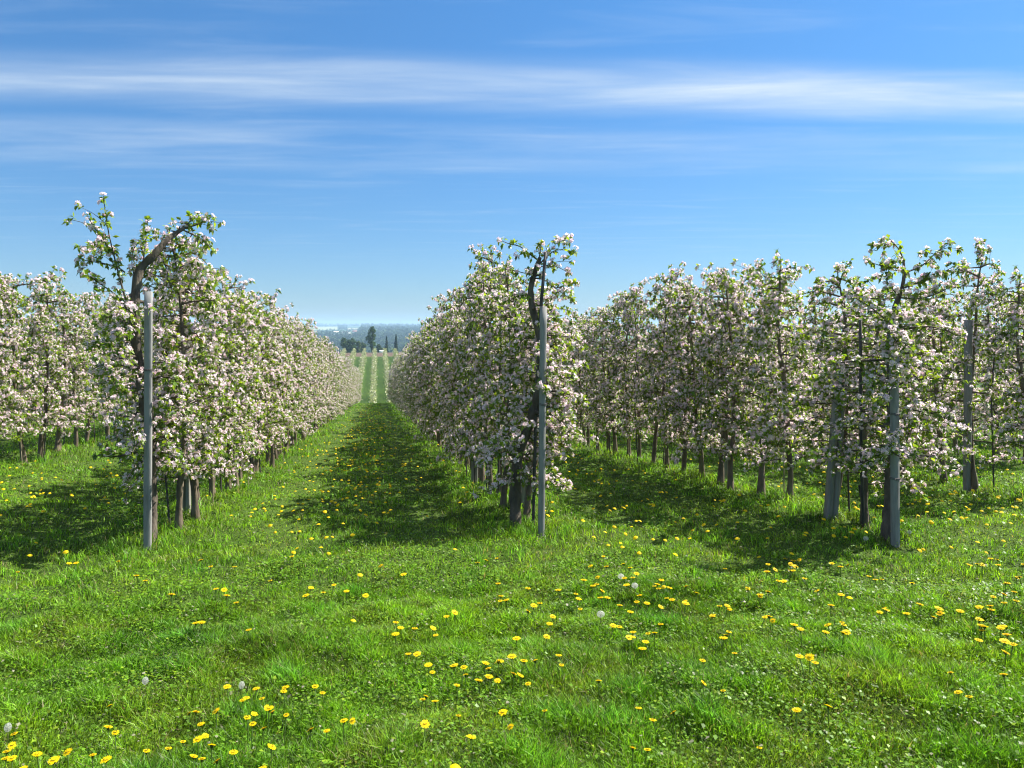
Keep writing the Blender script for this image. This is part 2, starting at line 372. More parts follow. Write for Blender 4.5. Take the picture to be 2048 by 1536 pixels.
def plain_tree(seed, H):
    t = Tree(seed); r = t.r; z = np.linspace(0, H, 12); amp = .06
    xs = np.cumsum(r.normal(0, .022, 12)); ys = np.cumsum(r.normal(0, .022, 12)); xs -= xs[0]; ys -= ys[0]
    xs += r.uniform(-1, 1) * .13 * np.sin(z / H * PI); ys += r.uniform(-1, 1) * .16 * np.sin(z / H * PI * 1.4) + r.normal(0, .03) * z; xs[:3] *= .4
    trunk, _ = smooth_line(np.stack([xs, ys, z], 1), 26)
    trunk[:, 2] -= .06
    f = np.linspace(0, 1, len(trunk)); rad = (.034 * (1 - f) ** .7 + .007) * r.uniform(.9, 1.15); rad[:3] *= [1.4, 1.2, 1.06]
    rad *= 1 + .10 * r.normal(0, 1, len(trunk)).clip(-1, 1.5)
    t.wood.tube(trunk, rad, 9)
    t.crown(trunk, .48, H * .99, (50, 40, 54, 36, 48, 44, 52, 38)[seed % 8], .66, .44, .77, (.66, 1.12))
    top = trunk[-1]
    for _ in range(3):
        d = unit(np.array([r.normal(0, .5), r.normal(0, .5), 1.0])); L = r.uniform(.08, .26)
        t.limb([top - np.array([0, 0, .1]), top + d * L * .5, top + d * L + np.array([r.normal(0, .05), 0, 0])], .006, .003, .05, .1, 0, 4, .7)
    return t.finish(M_bark)

PROTO = [plain_tree(100 + k, 2.62 + .08 * ((k * 3) % 5)) for k in range(8)]

ORD = ('first second third fourth fifth sixth seventh eighth ninth tenth eleventh twelfth thirteenth fourteenth fifteenth sixteenth seventeenth eighteenth '
       'nineteenth twentieth').split()
def plant(meshes, loc, rz, sc, label, group):
    root = empty('apple_tree', loc, rz); root.scale = (sc[0], sc[0], sc[1])
    tag(root, label, 'apple tree', group)
    for nm, me in zip(('trunk', 'leaves', 'blossom'), meshes): link(nm, me, root)
    return root

GROUP = 'blossoming apple trees planted in orchard rows'
rt = np.random.default_rng(77)
def tree_row(x, y0, y1, where, shared, nlab, hs=1.0, step=.7, hs0=None):
    y = y0; i = 0
    while y < y1:
        px = x + rt.normal(0, .05); py = y + rt.normal(0, .08)
        if i < nlab: lab = f'white-blossoming apple tree, {ORD[i]} {where}'
        else: lab = shared[min(int((y - y0 - nlab * step) / max(1, (y1 - y0 - nlab * step) / len(shared))), len(shared) - 1)]
        k = int(rt.integers(0, len(PROTO)))
        plant(PROTO[k], (px, py, hz(px, py)), PI * int(rt.integers(0, 2)) + rt.normal(0, .16), (rt.uniform(.92, 1.08), (hs0 + (hs - hs0) * min(1, i / 5) if hs0 else hs) * rt.uniform(.9, 1.09)), lab, GROUP)
        y += (step if y < 30 else .86) * rt.uniform(.9, 1.1); i += 1

tree_row(-2.15, 8.9, 81.5, 'behind the arching end tree along the alley', ['small blossoming apple tree part way down the row of the arching tree', 'small blossoming apple tree far down the row of the arching tree', 'tiny blossoming apple tree at the crest end of the arching tree row'], 20, 1.12)
tree_row(1.6, 8.75, 81.5, 'behind the crooked end tree in the shaded alley row', ['small blossoming apple tree part way down the row of the crooked tree', 'small blossoming apple tree far down the row of the crooked tree', 'tiny blossoming apple tree at the crest end of the crooked tree row'], 20, 1.15, hs0=1.0)
tree_row(5.05, 7.3, 28, 'behind the forked end tree in the right-hand row', ['blossoming apple tree far down the row of the forked end tree'], 18, 1.14, hs0=.92)
tree_row(8.2, 8.6, 25, 'in the row beyond the forked end tree', ['blossoming apple tree deep in the row beyond the forked end tree'], 8, 1.05, .75)
tree_row(11.6, 12.0, 28, 'in the second row beyond the forked end tree', ['blossoming apple tree deep in the second row beyond the forked end tree'], 6, 1.05, .85)
tree_row(14.9, 16.0, 28, 'in the last row at the right', ['blossoming apple tree deep in the last row at the right'], 3, 1.05, .9)
tree_row(-6.0, 12.0, 31, 'along the row at the left edge of the photo', ['blossoming apple tree deep in the row at the left edge'], 9, 1.12, .78)
tree_row(-9.8, 20, 33, 'in the hindmost row at the left edge', ['blossoming apple tree deep in the hindmost row at the left'], 4, 1.05, .9)

def L3(pts, k):
    """a limb read off the photograph at its own distance from the camera, with a little depth of its own"""
    return np.array([at(px, py, k + dk) for px, py, dk in pts])

def end_tree(seed, base_px, trunk_px, rad, limbs, crown, label, k, flower=.8):
    base = at(*base_px, k); base[2] = hz(base[0], base[1]) - .03
    t = Tree(seed); rel = lambda P: P - base
    T = rel(L3(trunk_px, k)); T[0] = (0, 0, -.05)
    T, _ = smooth_line(T, 44); rr = np.interp(np.linspace(0, 1, 44), np.linspace(0, 1, len(rad)), rad) * (1 + .11 * t.r.normal(0, 1, 44).clip(-1, 1.8))
    t.wood.tube(T, rr, 11)
    for pts, r0, r1, fl, tw in limbs: t.limb(rel(L3(pts, k)), r0, r1, .036, .12, tw, 6, fl, .03)
    for _ in range(16):
        i = int(t.r.integers(8, 43)); d = unit(t.r.normal(0, 1, 3) + np.array([0, -.3, .2])); q = T[i]
        t.wood.tube([q, q + d * (rr[i] + .02), q + d * (rr[i] + t.r.uniform(.025, .07))], [rr[i] * .5, rr[i] * .38, rr[i] * .26], 6)
    for z0, z1, cnt, lo, hi, sq in crown: t.crown(T, z0, z1, cnt, lo, hi, flower, sq)
    return plant(t.finish(M_bark_dark), base, 0, (1, 1), label, GROUP)

end_tree(301, (303, 1092), [(303, 1092, .1), (304, 1000, .12), (302, 900, .12), (290, 800, .1), (279, 740, .05), (271, 683, 0), (268, 641, 0), (271, 584, 0), (275, 545, .05), (286, 525, .08), (307, 518, .1), (314, 500, .12), (338, 475, .2), (368, 456, .3)],
    [.07, .056, .052, .05, .05, .058, .056, .05, .052, .048, .046, .042, .032, .018],
    [([(262, 640, 0), (252, 600, -.05), (240, 560, -.1), (231, 523, -.12), (217, 468, -.15), (210, 423, -.16), (207, 392, -.16)], .012, .003, .35, 1),
     ([(230, 515, -.1), (215, 490, -.12), (198, 468, -.15), (184, 448, -.16), (174, 432, -.18)], .007, .003, .6, 2),
     ([(250, 545, -.05), (232, 530, -.1), (205, 528, -.15), (182, 522, -.2), (164, 520, -.25)], .008, .003, .7, 3),
     ([(236, 510, -.1), (215, 497, -.1), (190, 494, -.12), (158, 492, -.15)], .006, .003, .8, 2),
     ([(262, 630, 0), (235, 590, -.1), (207, 572, -.2), (180, 555, -.2), (159, 533, -.2)], .009, .003, .5, 3),
     ([(286, 525, .05), (289, 507, .05), (292, 470, 0), (296, 438, 0)], .007, .003, .25, 2),
     ([(270, 560, .05), (262, 525, 0), (266, 500, 0), (270, 488, 0)], .006, .003, .6, 2),
     ([(366, 457, .3), (385, 452, .35), (404, 446, .3), (423, 434, .3)], .012, .004, .55, 3),
     ([(360, 458, .3), (375, 448, .3), (385, 440, .3), (380, 432, .3)], .008, .004, .7, 2),
     ([(366, 460, .3), (388, 470, .4), (408, 480, .4), (425, 500, .4)], .009, .004, .6, 4),
     ([(338, 478, .2), (350, 505, .25), (352, 535, .3), (345, 560, .3)], .009, .004, .8, 4),
     ([(312, 505, .1), (330, 525, .2), (338, 550, .2), (330, 580, .2)], .008, .004, .7, 3),
     ([(268, 600, 0), (245, 625, -.2), (215, 640, -.3), (190, 630, -.3)], .010, .004, .5, 4),
     ([(270, 680, 0), (240, 690, -.2), (210, 700, -.3), (190, 690, -.3)], .010, .004, .5, 4),
     ([(268, 650, 0), (250, 660, .3), (225, 655, .5), (205, 660, .6)], .010, .004, .6, 4),
     ([(300, 905, .1), (275, 900, 0), (250, 912, -.1), (222, 914, -.15), (190, 911, -.2)], .020, .004, .25, 1),
     ([(300, 930, .1), (280, 950, -.1), (262, 975, -.2), (247, 985, -.2)], .008, .003, .7, 1),
     ([(303, 880, .1), (320, 868, 0), (338, 880, -.1), (352, 905, -.1)], .016, .004, .5, 2),
     ([(292, 800, .1), (270, 780, -.1), (250, 790, -.2), (225, 775, -.2)], .010, .004, .6, 3)],
    [(.75, 2.3, 24, .55, .5, (.8, 1.0))],
    'large old apple tree arching over the left end post, with upright leafy shoots', 7.75)

end_tree(302, (1031, 1055), [(1031, 1055, .1), (1030, 1000, .1), (1031, 957, .1), (1037, 906, .08), (1060, 846, .05), (1076, 794, .02), (1089, 745, 0), (1086, 700, 0), (1078, 661, 0), (1064, 618, 0), (1059, 580, 0), (1069, 545, 0), (1080, 515, 0)],
    [.09, .060, .060, .056, .054, .052, .05, .046, .045, .042, .036, .030, .022],
    [([(1076, 520, 0), (1062, 510, -.05), (1052, 503, -.05), (1040, 490, -.08), (1022, 490, -.1), (1000, 480, -.12)], .010, .003, .45, 0),
     ([(1052, 503, -.05), (1046, 508, -.05), (1034, 511, -.1)], .005, .003, .5, 0),
     ([(1078, 520, 0), (1080, 505, 0), (1083, 487, 0)], .008, .004, .6, 0),
     ([(1079, 528, 0), (1095, 512, .05), (1110, 498, .08), (1130, 500, .1), (1148, 503, .1)], .009, .003, .6, 1),
     ([(1110, 498, .08), (1108, 486, .08), (1120, 478, .1), (1140, 474, .1)], .005, .003, .8, 1),
     ([(1074, 535, 0), (1092, 530, .05), (1115, 532, .1), (1136, 545, .1)], .007, .003, .8, 1),
     ([(1064, 560, 0), (1082, 553, .02), (1096, 566, .05), (1114, 578, .08), (1132, 592, .1), (1148, 602, .1)], .008, .003, .6, 1),
     ([(1114, 576, .08), (1130, 570, .1), (1152, 567, .1)], .005, .003, .8, 1),
     ([(1080, 660, 0), (1096, 636, .1), (1106, 630, .1), (1121, 640, .1)], .006, .003, .4, 0),
     ([(1066, 545, 0), (1050, 548, -.1), (1036, 542, -.1), (1020, 540, -.1)], .008, .003, .7, 2),
     ([(1060, 590, 0), (1040, 590, -.1), (1020, 600, 0), (1000, 590, 0)], .009, .003, .8, 3),
     ([(1088, 750, 0), (1105, 738, .1), (1125, 745, .15), (1140, 760, .2)], .014, .003, .8, 4),
     ([(1075, 800, 0), (1100, 815, .1), (1125, 820, .1), (1145, 830, .1)], .010, .003, .9, 4),
     ([(1060, 846, 0), (1090, 870, .1), (1120, 862, .1), (1160, 880, .1)], .010, .003, .9, 4),
     ([(1050, 870, 0), (1080, 890, .1), (1105, 900, .1), (1120, 915, .1)], .008, .003, .9, 3),
     ([(1036, 930, 0), (1052, 960, -.1), (1070, 965, -.1), (1072, 985, -.1)], .007, .003, .9, 0),
     ([(1030, 940, 0), (1010, 960, -.1), (985, 985, -.2), (950, 985, -.2)], .008, .003, .8, 1),
     ([(1040, 900, 0), (1010, 900, -.2), (985, 915, -.3), (960, 930, -.3)], .009, .003, .8, 4),
     ([(1088, 700, 0), (1110, 690, .2), (1130, 700, .3), (1140, 690, .3)], .009, .003, .8, 4)],
    [(.8, 2.2, 28, .5, .42, (.95, 1.0))],
    'crooked apple tree with sparse bare-tipped top beside the middle grey post', 8.3, .85)

end_tree(303, (1778, 1092), [(1778, 1092, .1), (1779, 1000, .1), (1783, 900, .1), (1784, 800, .1), (1780, 720, .05), (1780, 668, .05), (1786, 620, .05), (1800, 590, .05), (1809, 560, .05), (1807, 520, .05)],
    [.10, .06, .052, .048, .043, .038, .033, .026, .02, .013],
    [([(1807, 525, .05), (1802, 505, 0), (1792, 490, 0), (1778, 477, 0)], .008, .003, .6, 2),
     ([(1809, 545, 0), (1845, 534, .1), (1866, 510, .15), (1884, 496, .2), (1902, 485, .2)], .009, .003, .7, 3),
     ([(1810, 575, 0), (1845, 562, .1), (1875, 552, .15), (1912, 530, .2)], .009, .003, .6, 3),
     ([(1806, 545, 0), (1785, 538, -.1), (1755, 530, -.15), (1735, 522, -.2)], .007, .003, .5, 1),
     ([(1800, 595, 0), (1835, 600, .1), (1873, 589, .2), (1916, 566, .2)], .010, .003, .7, 3),
     ([(1800, 592, 0), (1780, 575, -.1), (1768, 555, -.1), (1775, 530, -.1)], .008, .003, .8, 3),
     ([(1783, 650, 0), (1750, 620, -.1), (1720, 600, -.1), (1700, 590, 0)], .010, .003, .7, 4),
     ([(1782, 660, 0), (1820, 650, .1), (1860, 640, .2), (1890, 645, .2)], .010, .003, .7, 4),
     ([(1784, 900, 0), (1820, 905, .1), (1845, 925, .15), (1890, 940, .2)], .012, .003, .7, 3),
     ([(1782, 930, 0), (1765, 905, -.1), (1745, 915, -.1), (1720, 930, -.1)], .010, .003, .7, 3),
     ([(1782, 640, 0), (1775, 655, -.3), (1790, 670, -.4), (1800, 700, -.4)], .007, .003, .85, 4),
     ([(1782, 690, 0), (1772, 700, -.3), (1780, 725, -.4), (1800, 745, -.4)], .007, .003, .85, 4),
     ([(1783, 740, 0), (1800, 760, -.3), (1770, 790, -.4), (1755, 810, -.4)], .007, .003, .85, 3),
     ([(1784, 870, 0), (1812, 850, .1), (1850, 860, .2), (1880, 850, .3)], .010, .003, .8, 4)],
    [(.75, 2.15, 24, .58, .5, (1.0, 1.0))],
    'spreading apple tree with forked leafy top behind the right grey post', 7.35, .8)

# ------------------------------------------------------------------ posts and stakes
def chamfer(w, d, c):
    a, b = w / 2, d / 2
    return [(-a + c, -b), (a - c, -b), (a, -b + c), (a, b - c), (a - c, b), (-a + c, b), (-a, b - c), (-a, -b + c)]
def grooved(w, d):
    a, b = w / 2, d / 2; g = w * .13
    return [(-a + .008, -b), (-g, -b), (-g * .6, -b + .022), (g * .6, -b + .022), (g, -b), (a - .008, -b), (a, -b + .008), (a * .92, b), (-a * .92, b), (-a, -b + .008)]

def end_post(base_px, top_px, w, rot, label, tie_z=None):
    p = on_ground(*base_px); k = float(np.linalg.norm((p - CAM)[:2]) / np.linalg.norm(ray(*base_px)[:2])); t = at(*top_px, k); z0 = hz(p[0], p[1])
    root = empty('trellis_post', (p[0], p[1], z0), rot); tag(root, label, 'post', 'slim grey posts closing the near row ends')
    ln = (t - p)[:2]; c, s = math.cos(-rot), math.sin(-rot); ln = (ln[0] * c - ln[1] * s, ln[0] * s + ln[1] * c)
    H = t[2] - z0
    G = Geo(); G.prism(chamfer(w, w * .85, .009), -.3, H, ln, .98, 14)
    v = np.concatenate(G.v); v[:, :2] += 0.0006 * np.random.default_rng(3).normal(0, 1, (len(v), 2)); G.v = [v]
    G.build('shaft', M_post, root)
    for tz in (tie_z or []):
        B = Geo(); f = (tz + .3) / (H + .3); off = np.array(ln) * f
        for dz in (-.008, .004):
            ring = np.array(chamfer(w + .012, w * .85 + .012, .012)) + off; ring = np.column_stack([ring, np.full(8, tz + dz) + np.linspace(0, .006, 8)])
            B.tube(np.concatenate([ring, ring[:1]]), .003, 5, False)
        tail = np.array([[w / 2 + off[0], -w * .3, tz], [w / 2 + .05 + off[0], -w * .2, tz - .005], [w / 2 + .09 + off[0], 0, tz + .012]]); B.tube(tail, .003, 5)
        B.build('wire_tie', M_stake, root)
    return root
end_post((295, 1098), (297, 583), .070, .12, 'slim square grey post under the arching apple tree at the left', [1.75])
end_post((1082, 1072), (1087, 613), .062, .30, 'slim square grey post beside the crooked apple tree in the middle', [1.35])
end_post((1791, 1090), (1788, 645), .070, .30, 'slim square grey post in front of the forked apple tree at the right', [1.22, .62])
end_post((1934, 985), (1937, 640), .09, .05, 'grey post among crowns in the row beyond the forked tree')

def broad_post(base_px, top_px, w, d, label, rot=.0):
    p = on_ground(*base_px); k = float(np.linalg.norm((p - CAM)[:2]) / np.linalg.norm(ray(*base_px)[:2])); t = at(*top_px, k); z0 = hz(p[0], p[1])
    G = Geo(); G.prism(grooved(w, d), -.3, t[2] - z0, (t - p)[:2], .92, 10)
    o = G.build('concrete_post', M_post_old); o.location = (p[0], p[1], z0); o.rotation_euler = (0, 0, rot)
    tag(o, label, 'post', 'broad concrete posts standing inside the tree rows')
broad_post((372, 1022), (368, 560), .11, .09, 'pale concrete post between trunks behind the arching tree')
broad_post((1045, 1012), (1073, 592), .135, .11, 'leaning broad concrete post right behind the crooked tree')
broad_post((1657, 1036), (1680, 770), .125, .10, 'leaning broad grooved concrete post in the right row near the forked tree')
broad_post((1447, 962), (1462, 640), .14, .11, 'broad concrete post further down the right row, between trunks')
broad_post((948, 972), (952, 770), .10, .09, 'broad concrete post low among trunks of the shaded alley row')

def rod(pts, r, mat, label):
    pts = np.asarray(pts, float); b = pts[0].copy(); G = Geo(); q, _ = resample(pts - b, 7); G.tube(q, r, 7)
    o = G.build('support_stake', mat); o.location = b; tag(o, label, 'stake', 'thin support stakes beside the apple trunks')
q = at(1066, 1040, 8.35); q[2] = hz(q[0], q[1]) - .05
rod([q, at(1073, 760, 8.3), at(1082, 610, 8.25), at(1091, 505, 8.25)], .018, M_stake, 'dark stake rising above the middle grey post beside the crooked tree')
q = on_ground(1727, 1052); rod([q - np.array([0, 0, .05]), at(1722, 900, 7.9), at(1721, 640, 7.95)], .016, M_stake, 'dark stake beside the trunk just left of the forked tree')
q = on_ground(1738, 1050)
G = Geo(); G.tube([(0, 0, -.05), (-.04, .02, .2), (-.085, .03, .42)], [.035, .03, .02], 6); o = G.build('trunk_guard', M_black); o.location = q
tag(o, 'black plastic guard leaning on the trunk left of the forked tree', 'trunk guard')
rs = np.random.default_rng(8)
for x, y0, cnt, lab in ((-2.15, 9.3, 12, 'thin stake between trunks in the row of the arching tree'), (1.6, 9.2, 10, 'thin stake between trunks in the row of the crooked tree'),
                        (5.05, 7.9, 16, 'thin stake between trunks in the row of the forked tree'), (8.2, 9.2, 9, 'thin stake between trunks in the row beyond the forked tree'),
                        (-6.0, 13.2, 9, 'thin stake between trunks in the row at the left edge')):
    for i in range(cnt):
        y = y0 + .9 * i + rs.normal(0, .12); xx = x + rs.normal(0, .09); z = hz(xx, y); H = rs.uniform(2.0, 2.55) + min(.45, i * .08)
        cane = rs.uniform() < .3
        rod([(xx, y, z - .05), (xx + rs.normal(0, .04), y, z + H * .5), (xx + rs.normal(0, .06), y + rs.normal(0, .06), z + H)], .007 if cane else .011, M_cane if cane else M_stake, lab)

for x, y0, y1, who in ((-2.15, 8.02, 60, 'of the arching tree'), (1.65, 7.98, 60, 'of the crooked tree'), (5.0, 6.6, 32, 'of the forked tree'), (8.15, 9.4, 28, 'beyond the forked tree')):
    for zz, lev in ((.95, 'lower'), (1.95, 'upper')):
        ys = np.linspace(y0, y1, 14); P = np.array([(x + .04, y, hz(x, y) + zz - .02 * math.sin(PI * ((y - y0) % 8) / 8)) for y in ys]); b = P[0].copy()
        G = Geo(); G.tube(P - b, .0022, 4, False); o = G.build('trellis_wire', M_stake); o.location = b
        tag(o, f'thin {lev} trellis wire running through the row {who}', 'wire', 'wires strung through the tree rows')

# ------------------------------------------------------------------ dandelions
def zoomed(ox, oy, s, pts): return [(ox + a * s, oy + b * s) for a, b in pts]
A = [(118,402),(375,305),(385,368),(437,375),(683,335),(808,432),(853,442),(1163,342),(1190,395),(1352,368),(1232,512),(1285,512),(1303,557),(990,560),(1347,600),(1112,702),(1165,695),(1388,732),(1682,325),(1640,338),(1700,293),(1885,323),(1770,497),(1900,490),(1870,515),(1755,557),(1990,517),(1533,475),(1717,187),(1905,222),(1712,118),(207,260),(172,290),(630,1172),(1085,1220),(1130,1243),(1240,1225),(1145,1300),(620,1337),(660,1375),(1460,1082),(1460,1117),(1480,1130),(1385,1160),(1628,1085),(1637,1110),(1805,1092),(1862,1097),(1530,1190),(1560,1202),(1535,1225),(1445,1240),(1425,1278),(1437,1325),(1510,1293),(1627,1280),(1780,1322),(1865,1315),(1965,1300),(1555,1420),(1395,1440),(1213,1432),(1010,1430),(880,1467),(1090,1367),(1135,1375),(1160,1355),(1157,1510),(1243,1518),(1105,1490),(1470,1530),(610,1495),(530,1475),(390,1443),(295,1510),(228,1465),(70,1408),(27,1430),(25,1480),(68,1513),(125,1522),(55,1348),(1310,1080)]
B = [(177,390),(302,413),(745,365),(780,350),(828,332),(1480,290),(1550,275),(1560,295),(1450,340),(1380,375),(1480,382),(1565,372),(1583,388),(1420,442),(1418,468),(1385,500),(1345,470),(1590,480),(1548,470),(1605,430),(1628,432),(1053,528),(1185,518),(845,475),(870,552),(903,580),(838,585),(1100,598),(1038,622),(1020,655),(1310,545),(1300,565),(1445,532),(1450,548),(1483,570),(1545,612),(1615,632),(1730,490),(1765,480),(1808,480),(1750,517),(1670,547),(1830,500),(1925,497),(1985,522),(1790,557),(1710,598),(1630,593),(1843,588),(1920,583),(1910,607),(1780,610),(1315,635),(548,660),(600,662),(280,722),(300,725),(400,730),(475,735),(263,775),(455,770),(1148,690),(1152,712),(1492,725),(1600,740),(1570,750),(1597,785),(1620,780),(1687,750),(1745,768),(1770,715),(1725,817),(1668,843),(957,800),(1112,805),(1230,868),(1218,950),(910,905),(932,918),(1060,940),(1045,938),(453,937),(470,995),(612,943),(770,943),(805,965),(850,943),(635,998),(662,1008),(937,998),(975,1002),(830,1022),(808,1035),(747,1050),(620,1073),(1020,1080),(435,1138),(505,1140),(405,1125),(640,1235),(865,1227),(1105,1202),(922,1287),(697,1357),(430,1287),(1425,1035),(1660,1165),(1762,1257),(1853,1245),(1620,1420),(1683,1417),(15,1270),(90,540),(1335,130),(1640,130),(1910,133),(1635,250),(1613,185),(330,870),(372,882)]
D = [(155,385),(395,382),(500,355),(530,342),(570,345),(520,380),(495,403),(545,385),(570,390),(535,415),(430,410),(470,455),(485,460),(375,425),(620,445),(760,380),(848,378),(805,385),(988,437),(1000,452),(1055,450),(310,520),(280,525),(335,550),(355,565),(400,527),(672,522),(817,558),(750,617),(808,685),(840,748),(820,752),(865,740),(735,720),(730,752),(410,685),(418,707),(340,672),(548,718),(585,760),(100,612),(145,620),(172,622),(60,640),(65,678),(185,765),(150,762),(125,790),(195,858),(605,930),(630,922),(710,925),(1065,640),(1058,608),(1035,662),(1173,640),(1265,597),(1355,643),(1360,660),(1390,652),(1340,660),(1500,660),(1215,485),(1540,378),(1590,360),(1610,375),(1620,385),(1640,325),(1660,335),(1720,353),(1700,370),(1840,385),(1750,470),(1808,470),(1815,448),(1850,448),(1800,522),(1740,535),(1590,605),(1690,572),(1725,583),(1680,605),(1670,622),(1705,643),(1840,590),(1595,690),(1610,700),(1590,735),(1630,738),(1615,728),(1748,717),(1720,742),(1780,770),(1720,805),(1775,835),(1750,873),(1647,823),(1260,318),(1280,295),(1440,300),(1740,252),(1325,138),(1250,105),(830,170),(765,172),(870,195),(885,190),(710,125),(608,220),(1000,130),(1050,100),(215,150),(20,1055),(100,1075),(550,1230),(735,1190),(345,1400),(1450,985),(1480,1100),(1515,1143),(1760,1010),(30,918),(350,40),(390,45),(80,42),(1300,80),(1400,90),(1525,65),(1800,110)]
S = .349
flowers = zoomed(0, 1000, S, A) + zoomed(700, 1000, S, B) + zoomed(1400, 1000, S, D)
clocks = zoomed(0, 1000, S, [(832,1040),(1385,1065),(45,1308)]) + zoomed(700, 1000, S, [(1553,440),(1632,493),(1437,657)]) + zoomed(1400, 1000, S, [(950,222),(1200,185)])
flowers.sort(key=lambda p: -p[1])

def flower_head(G, c, R, rng, spread=1.0, nrm=(0, 0, 1)):
    nrm = unit(np.array(nrm, float)); t = unit(np.cross(nrm, [.3, 1, .1])); b = np.cross(nrm, t)
    for ring, (cnt, rr, lift, ln) in enumerate([(20, .26, .34, .80), (18, .16, .46, .68), (14, .08, .58, .52), (9, .0, .68, .36)]):
        for k in range(cnt):
            a = k / cnt * 2 * PI + ring * .3 + rng.normal(0, .08); r = math.cos(a) * t + math.sin(a) * b; sd = np.cross(nrm, r); w = R * .22
            L = R * ln * rng.uniform(.85, 1.1)
            p0 = c + r * R * rr + nrm * R * lift * .55; p1 = c + r * (R * rr + L * spread) + nrm * R * (lift * .55 + .10 * ln)
            col = np.array([.95, .70, .008]) * rng.uniform(.85, 1.1) * np.array([1, .93 if ring > 1 else 1.04, 1])
            G.add([p0 - sd * w * .35, p0 + sd * w * .35, p1 + sd * w * .5, p1 - sd * w * .5], [(0, 1, 2, 3)], None, col)
def stem(G, H, c, top=(0, 0)):
    p = np.array([[0, 0, -.02], [top[0] * .4, top[1] * .4, H * .5], [top[0], top[1], H]]); n0 = G.n; G.tube(p, [.0028, .0025, .003], 5)
    G.c.append(np.broadcast_to(np.array(c, float), (G.n - n0, 3)))
rf = np.random.default_rng(4); VAR = []
for k in range(5):
    R = .0148 + .0012 * k; H = .085; tilt = (rf.normal(0, .14), rf.normal(-.05, .14), 1.0); top = (rf.normal(0, .012), rf.normal(0, .012))
    gh, gs, gw = Geo(), Geo(), Geo()
    flower_head(gh, np.array([top[0], top[1], H]), R, rf, 1.0, tilt); stem(gs, H, (.12, .2, .05), top)
    # green cup under the head
    th = np.arange(8) / 8 * 2 * PI; cup = [np.column_stack([top[0] + R * f * np.cos(th), top[1] + R * f * np.sin(th), np.full(8, H + z)]) for f, z in ((.2, -.006), (.42, .0), (.46, .008))]
    gs.add(np.concatenate(cup), [(i * 8 + j, i * 8 + (j + 1) % 8, i * 8 + 8 + (j + 1) % 8, i * 8 + 8 + j) for i in range(2) for j in range(8)], None, np.array([.07, .13, .03]))
    VAR.append((gh.mesh('flower_head', M_yellow), gs.mesh('stem', M_leaf)))
def zone(px, py):
    if py > 1400: v = 'at the bottom'
    elif py > 1270: v = 'in the lower lawn'
    elif py > 1130: v = 'in the open lawn'
    else: v = 'near the row ends'
    h = ['at the far left edge', 'left of the alley', 'before the grass alley', 'below the middle post', 'right of the middle post', 'before the right post', 'near the right edge'][min(6, int(px / 2048 * 7))]
    return f'yellow dandelion flower {v}, {h}'
used = []; rest = []
for i, (px, py) in enumerate(flowers):
    if i >= 292: rest.append((px, py)); continue
    p = on_ground(px, py, .097)
    k = int(rf.integers(0, 5)); sc = rf.uniform(.72, 1.1) if py > 1330 else rf.uniform(.95, 1.3)
    root = empty('dandelion', (p[0], p[1], hz(p[0], p[1])), rf.uniform(0, 2 * PI)); root.scale = (sc, sc, rf.uniform(.95, 1.35))
    tag(root, zone(px, py), 'dandelion', 'yellow dandelions flowering in the meadow')
    link('flower_head', VAR[k][0], root); link('stem', VAR[k][1], root)

# the many smaller ones further off: one object
G = Geo(); pts = [on_ground(px, py, .07)[:2] for px, py in rest]
def patch(cx, cy, sx, sy, n):
    for _ in range(n): pts.append((cx + rf.normal(0, sx), cy + rf.normal(0, sy)))
patch(-4.3, 12.0, .75, 1.2, 75); patch(-3.9, 10.5, .6, .8, 12); patch(-.3, 13.5, .75, 3.0, 150); patch(-.5, 22, .7, 5, 150); patch(-.3, 40, .6, 12, 160)
patch(3.2, 12.5, .6, 2.2, 60); patch(3.2, 18, .6, 4, 50); patch(6.5, 9.0, .7, 1.2, 50); patch(6.7, 13, .6, 2.5, 50); patch(-.9, 10.2, .6, 1.0, 22); patch(9.6, 12, .8, 3, 40); patch(3.4, 8.8, .7, .7, 22); patch(2.7, 6.7, .8, .45, 22); patch(5.7, 6.1, .8, .35, 18); patch(7.4, 6.9, .7, .5, 24); patch(-1.3, 9.0, .5, .8, 14); patch(7.0, 8.0, .9, .6, 24)
for x, y in pts:
    R = rf.uniform(.017, .026); a = rf.uniform(0, 2 * PI, 2); c = np.array([x, y, hz(x, y) + rf.uniform(.08, .125)]); nr = unit(np.array([rf.normal(0, .3), rf.normal(-.1, .3), 1.0]))
    t = unit(np.cross(nr, [1, .2, 0])); b = np.cross(nr, t); th = np.arange(9) / 9 * 2 * PI + a[0]; wob = R * rf.uniform(.85, 1.1, 9)
    ring = c + wob[:, None] * (np.cos(th)[:, None] * t + np.sin(th)[:, None] * b); up = ring * .5 + c * .5 + nr * R * .4
    v = np.concatenate([ring, up, (c + nr * R * .45)[None]])
    G.add(v, [(j, (j + 1) % 9, 9 + (j + 1) % 9, 9 + j) for j in range(9)], [(9 + j, 9 + (j + 1) % 9, 18) for j in range(9)], np.array([.95, .68, .008]) * rf.uniform(.85, 1.1))
tag(G.build('wildflowers', M_yellow), 'scattered small yellow dandelions down the alleys and under trees', 'wildflowers', kind='stuff')

